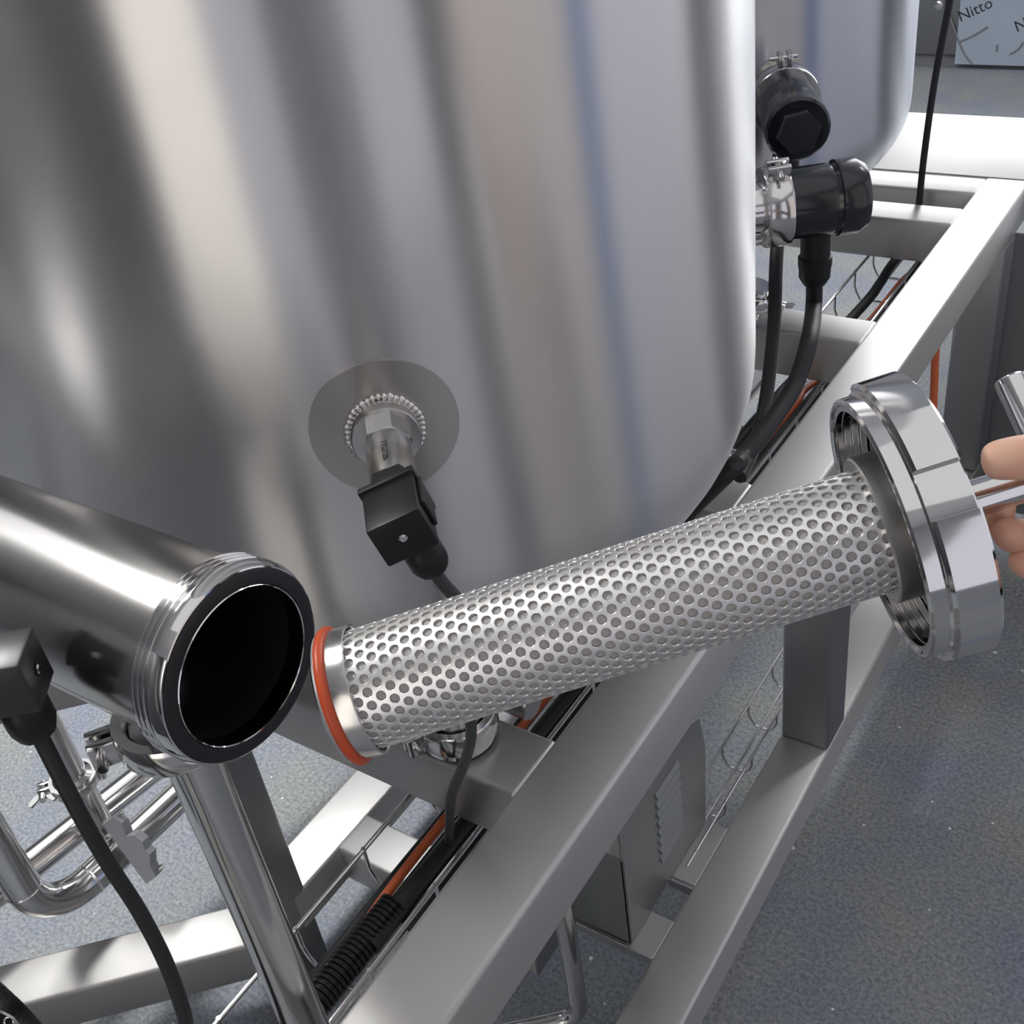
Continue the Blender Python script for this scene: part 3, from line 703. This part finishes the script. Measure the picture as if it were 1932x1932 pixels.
_p2, n2, t2 = shell_disc(tk2, sp2, .042, T2C, .393, thick=.0015)
lv2 = thing('level_switch', 'black switch with hexagon cap screwed into the far tank', 'level switch', sp2)
f2 = at_d(1506, 246, 1.42); a2 = nz(f2 - sp2); L2 = np.linalg.norm(f2 - sp2); p2 = 1.45 / FOC; r2 = 60 * p2
MB().lathe([(0, 0), (r2 * .72, 0), (r2 * .72, .03), (r2 * .95, .034), (r2 * .95, .045), (0, .045)], sp2, a2, 40).build('ferrule', M['pipe'], lv2)
MB().lathe([(0, .05), (r2 * .93, .05), (r2 * .93, L2 * .66), (r2 * .9, L2 * .70), (r2, L2 * .74), (r2, L2 - .003), (r2 - .003, L2), (0, L2)], sp2, a2, 48).build('switch_body', M['gloss'], lv2)
h2u, h2v = perp(a2)
MB().prism([(r2 * .68 * cos(R_(60 * k + 10)), r2 * .68 * sin(R_(60 * k + 10))) for k in range(6)], f2 - a2 * .001, h2u, h2v, a2, .012).build('hexagon_cap', M['cap'], lv2)
tri_clamp('bright clamp behind the hexagon-capped black switch', sp2 + a2 * .045, a2, r2 * 1.12, (.1, -.2, 1), hgt=.024, wing=False)
g2 = sp2 + a2 * (L2 * .42) + gdn * r2 * .8
MB().lathe([(0, 0), (.018, 0), (.018, .05), (.012, .058), (0, .058)], g2, gdn, 20).build('cable_gland', M['plastic'], lv2)
MB().tube(spline([g2 + gdn * .05, at_d(1466, 470, 1.46), at_d(1461, 600, 1.46), at_d(1452, 700, 1.44), at_d(1440, 780, 1.42), at_d(1420, 850, 1.38), at_d(1395, 900, 1.34)]), .0088, 12).build('switch_cable', M['cable'], lv2)
# clamp with wing nut low between the tanks
vc = at_d(1412, 560, 1.52)
tri_clamp('small clamp with bright wing nut between the two tanks', vc, (.3, .2, 1), .034, at_d(1480, 548, 1.50) - vc, hgt=.018)
MB  # (outlet below the near tank that this clamp closes)
ot = thing('outlet_pipe', 'short steel outlet pipe under the clamp between the tanks', 'pipe', vc)
MB().tube([vc + np.array([-.25, .02, -.02]), vc + np.array([-.05, 0, -.03]), vc + np.array([0, 0, -.012]), vc + nz([.3, .2, 1]) * .02], .024, 20).build('pipe_body', M['pipe'], ot)

# ------------------------------------------------------------------ pump housing with louvres under the top rail
PX0, PX1, PY = -.616, -.518, .777
zt = at_y(1160, 1620, PY)[2]
ph = thing('pump_housing', 'sheet steel pump housing with louvred side under the top rail', 'pump housing', ((PX0 + PX1) / 2, PY, ZL))
GM = mat('painted_sheet_steel', (.30, .315, .31), .42, .8)
MB().box2((PX0, PY, ZL + .002), (PX1, PY + .003, zt), .0008, 1).build('end_panel', GM, ph)
top = at_x(1317, 1359, PX1); rt = at_x(1331, 1406, PX1); rb = at_x(1331, 1547, PX1)
sp_poly = [(PY, ZL + .002), (PY, top[2] + .05), (top[1] - .02, top[2] + .012), (top[1] + .004, top[2]), (rt[1], rt[2]), (rb[1], ZL + .002)]
MB().prism(sp_poly, (PX1 - .003, 0, 0), (0, 1, 0), (0, 0, 1), (1, 0, 0), .003).build('louvre_panel', GM, ph)
MB().box2((PX0, rt[1] - .004, ZL + .002), (PX1 - .004, rt[1] - .001, rt[2]), .0008, 1).build('back_panel', M['white'], ph)
c1, c2 = at_x(1236, 1505, PX1), at_x(1246, 1628, PX1); c3, c4 = at_x(1278, 1436, PX1), at_x(1286, 1550, PX1)
for k in range(8):
    f = k / 7; a = c1 + (c2 - c1) * f; b = c3 + (c4 - c3) * f; zz = (a[2] + b[2]) / 2; ya = a[1]; yb = b[1]
    MB().prism([(0, -.006), (.0046, -.0048), (.0046, -.0036), (.0006, .0045), (0, .0045)], (PX1, ya, zz), (1, 0, 0), (0, 0, 1), (0, 1, 0), yb - ya).build('louvre_slat', GM, ph, sharp=20)
WPZ = zt - .002
pm_ = thing('pump_motor', 'white enamelled motor glimpsed behind the louvred housing', 'motor', (-.57, .86, ZL))
MB().box2((PX0 + .006, PY + .02, ZL + .03), (PX1 - .008, rt[1] - .03, zt - .10), .01, 3).build('motor_body', M['white'], pm_)
MB().box2((PX0 + .01, PY + .04, ZL + .003), (PX1 - .012, rt[1] - .05, ZL + .032), .002, 2).build('motor_foot', M['bracket'], pm_)
bp_ = thing('base_plate', 'folded steel base plate under the pump housing with bright front edge', 'plate', (-.55, PY, ZL))
MB().box2((PX0 - .002, .772, ZL - .003), (-.522, 1.05, ZL), .0008, 1).build('plate_sheet', M['rail'], bp_)
MB().box2((-.522, .772, ZL - .003), (XI + .002, .838, ZL), .0008, 1).build('plate_tab', M['rail'], bp_)
MB().box2((-.522, .905, ZL - .003), (XI + .002, 1.02, ZL), .0008, 1).build('plate_tab', M['rail'], bp_)
MB().box2((PX0 - .002, .770, ZL - .016), (XI, .7725, ZL + .0008), .0006, 1).build('front_lip', M['satin'], bp_)
MB().box2((-.522, .898, ZL - .018), (XI, .901, ZL + .0006), .0006, 1).build('rear_lip', M['satin'], bp_)
bpp = thing('return_pipe', 'bent steel pipe going down in front of the pump housing', 'pipe', (-.57, .70, 0))
bA = at_y(1066, 1740, .70); bx_, by_ = bA[0], bA[1]; bz = at_y(1069, 1905, .70)[2]; bd_ = nz([-.75, -.66, 0]); br = .035
bpath = [np.array([bx_, by_, .66]), np.array([bx_, by_, bz + br])] + [np.array([bx_, by_, bz]) + np.array([0, 0, 1.]) * br * (1 - sin(a)) + bd_ * br * (1 - cos(a)) for a in np.linspace(.15, pi / 2, 8)]
bpath += [np.array([bx_, by_, bz]) + bd_ * .5]
MB().tube(bpath, .0135, 20).build('pipe_body', M['pipe'], bpp)

# ------------------------------------------------------------------ far end of the frame and what stands beyond
MB().box2((XB0, 2.238, ZT - .002), (.25, 2.592, ZT + .0015), .001, 2).build('top_plate', M['cross'], fr)
MB().box2((XB0, 2.59, ZT - .05), (.25, 2.5935, ZT + .001), .001, 1).build('plate_apron', M['cross'], fr)
MB().box2((XO - .03, 2.182, .06), (.25, 2.186, ZT - .082), .0008, 1).build('side_panel', M['post'], fr)
FY = 5.65
xa = at_y(1806, 70, FY)[0]
fc = thing('steel_cabinet', 'steel cabinet partly wrapped in pale blue protective film at the far side', 'cabinet', (-1.2, FY, 0))
MB().box2((-3.2, FY, .06), (.8, FY + .7, 1.05), .006, 2).build('cabinet_body', M['post'], fc)
MB().box2((-3.15, FY + .03, 0), (.75, FY + .6, .06)).build('plinth', M['bracket'], fc)
flm = MB().box2((xa, FY - .004, .02), (.82, FY - .001, 1.02), .001, 1).build('protective_film', M['film'], fc)
def film_text(s, px_, py_, size, rot):
    V, F = text_mesh(s, size); p = at_y(px_, py_, FY - .005); c_, s_ = cos(rot), sin(rot)
    MB().add([p + np.array([a * c_ - b * s_, 0, a * s_ + b * c_]) for a, b, _ in V], F).build('printed_word', M['ink'], flm)
film_text('Nitto', 1840, 19, .070, R_(26)); film_text('Nitto', 1948, 38, .070, R_(26))
for pts in ([(1790, 26), (1806, 70), (1821, 103), (1837, 122)], [(1812, 78), (1838, 66), (1864, 50)], [(1905, 102), (1922, 92), (1930, 80)], [(1882, 84), (1880, 98)]):
    MB().tube(spline([at_y(a, b, FY - .006) for a, b in pts], 5), .0042, 6).build('film_crease', M['bracket'], flm)
kn = at_y(1776, 6, FY)
MB().lathe([(0, -.05), (.012, -.05), (.02, -.045), (.02, -.02), (.011, -.02), (.011, 0), (0, 0)], kn, (0, 1, 0), 20).build('knob', M['satin'], fc)
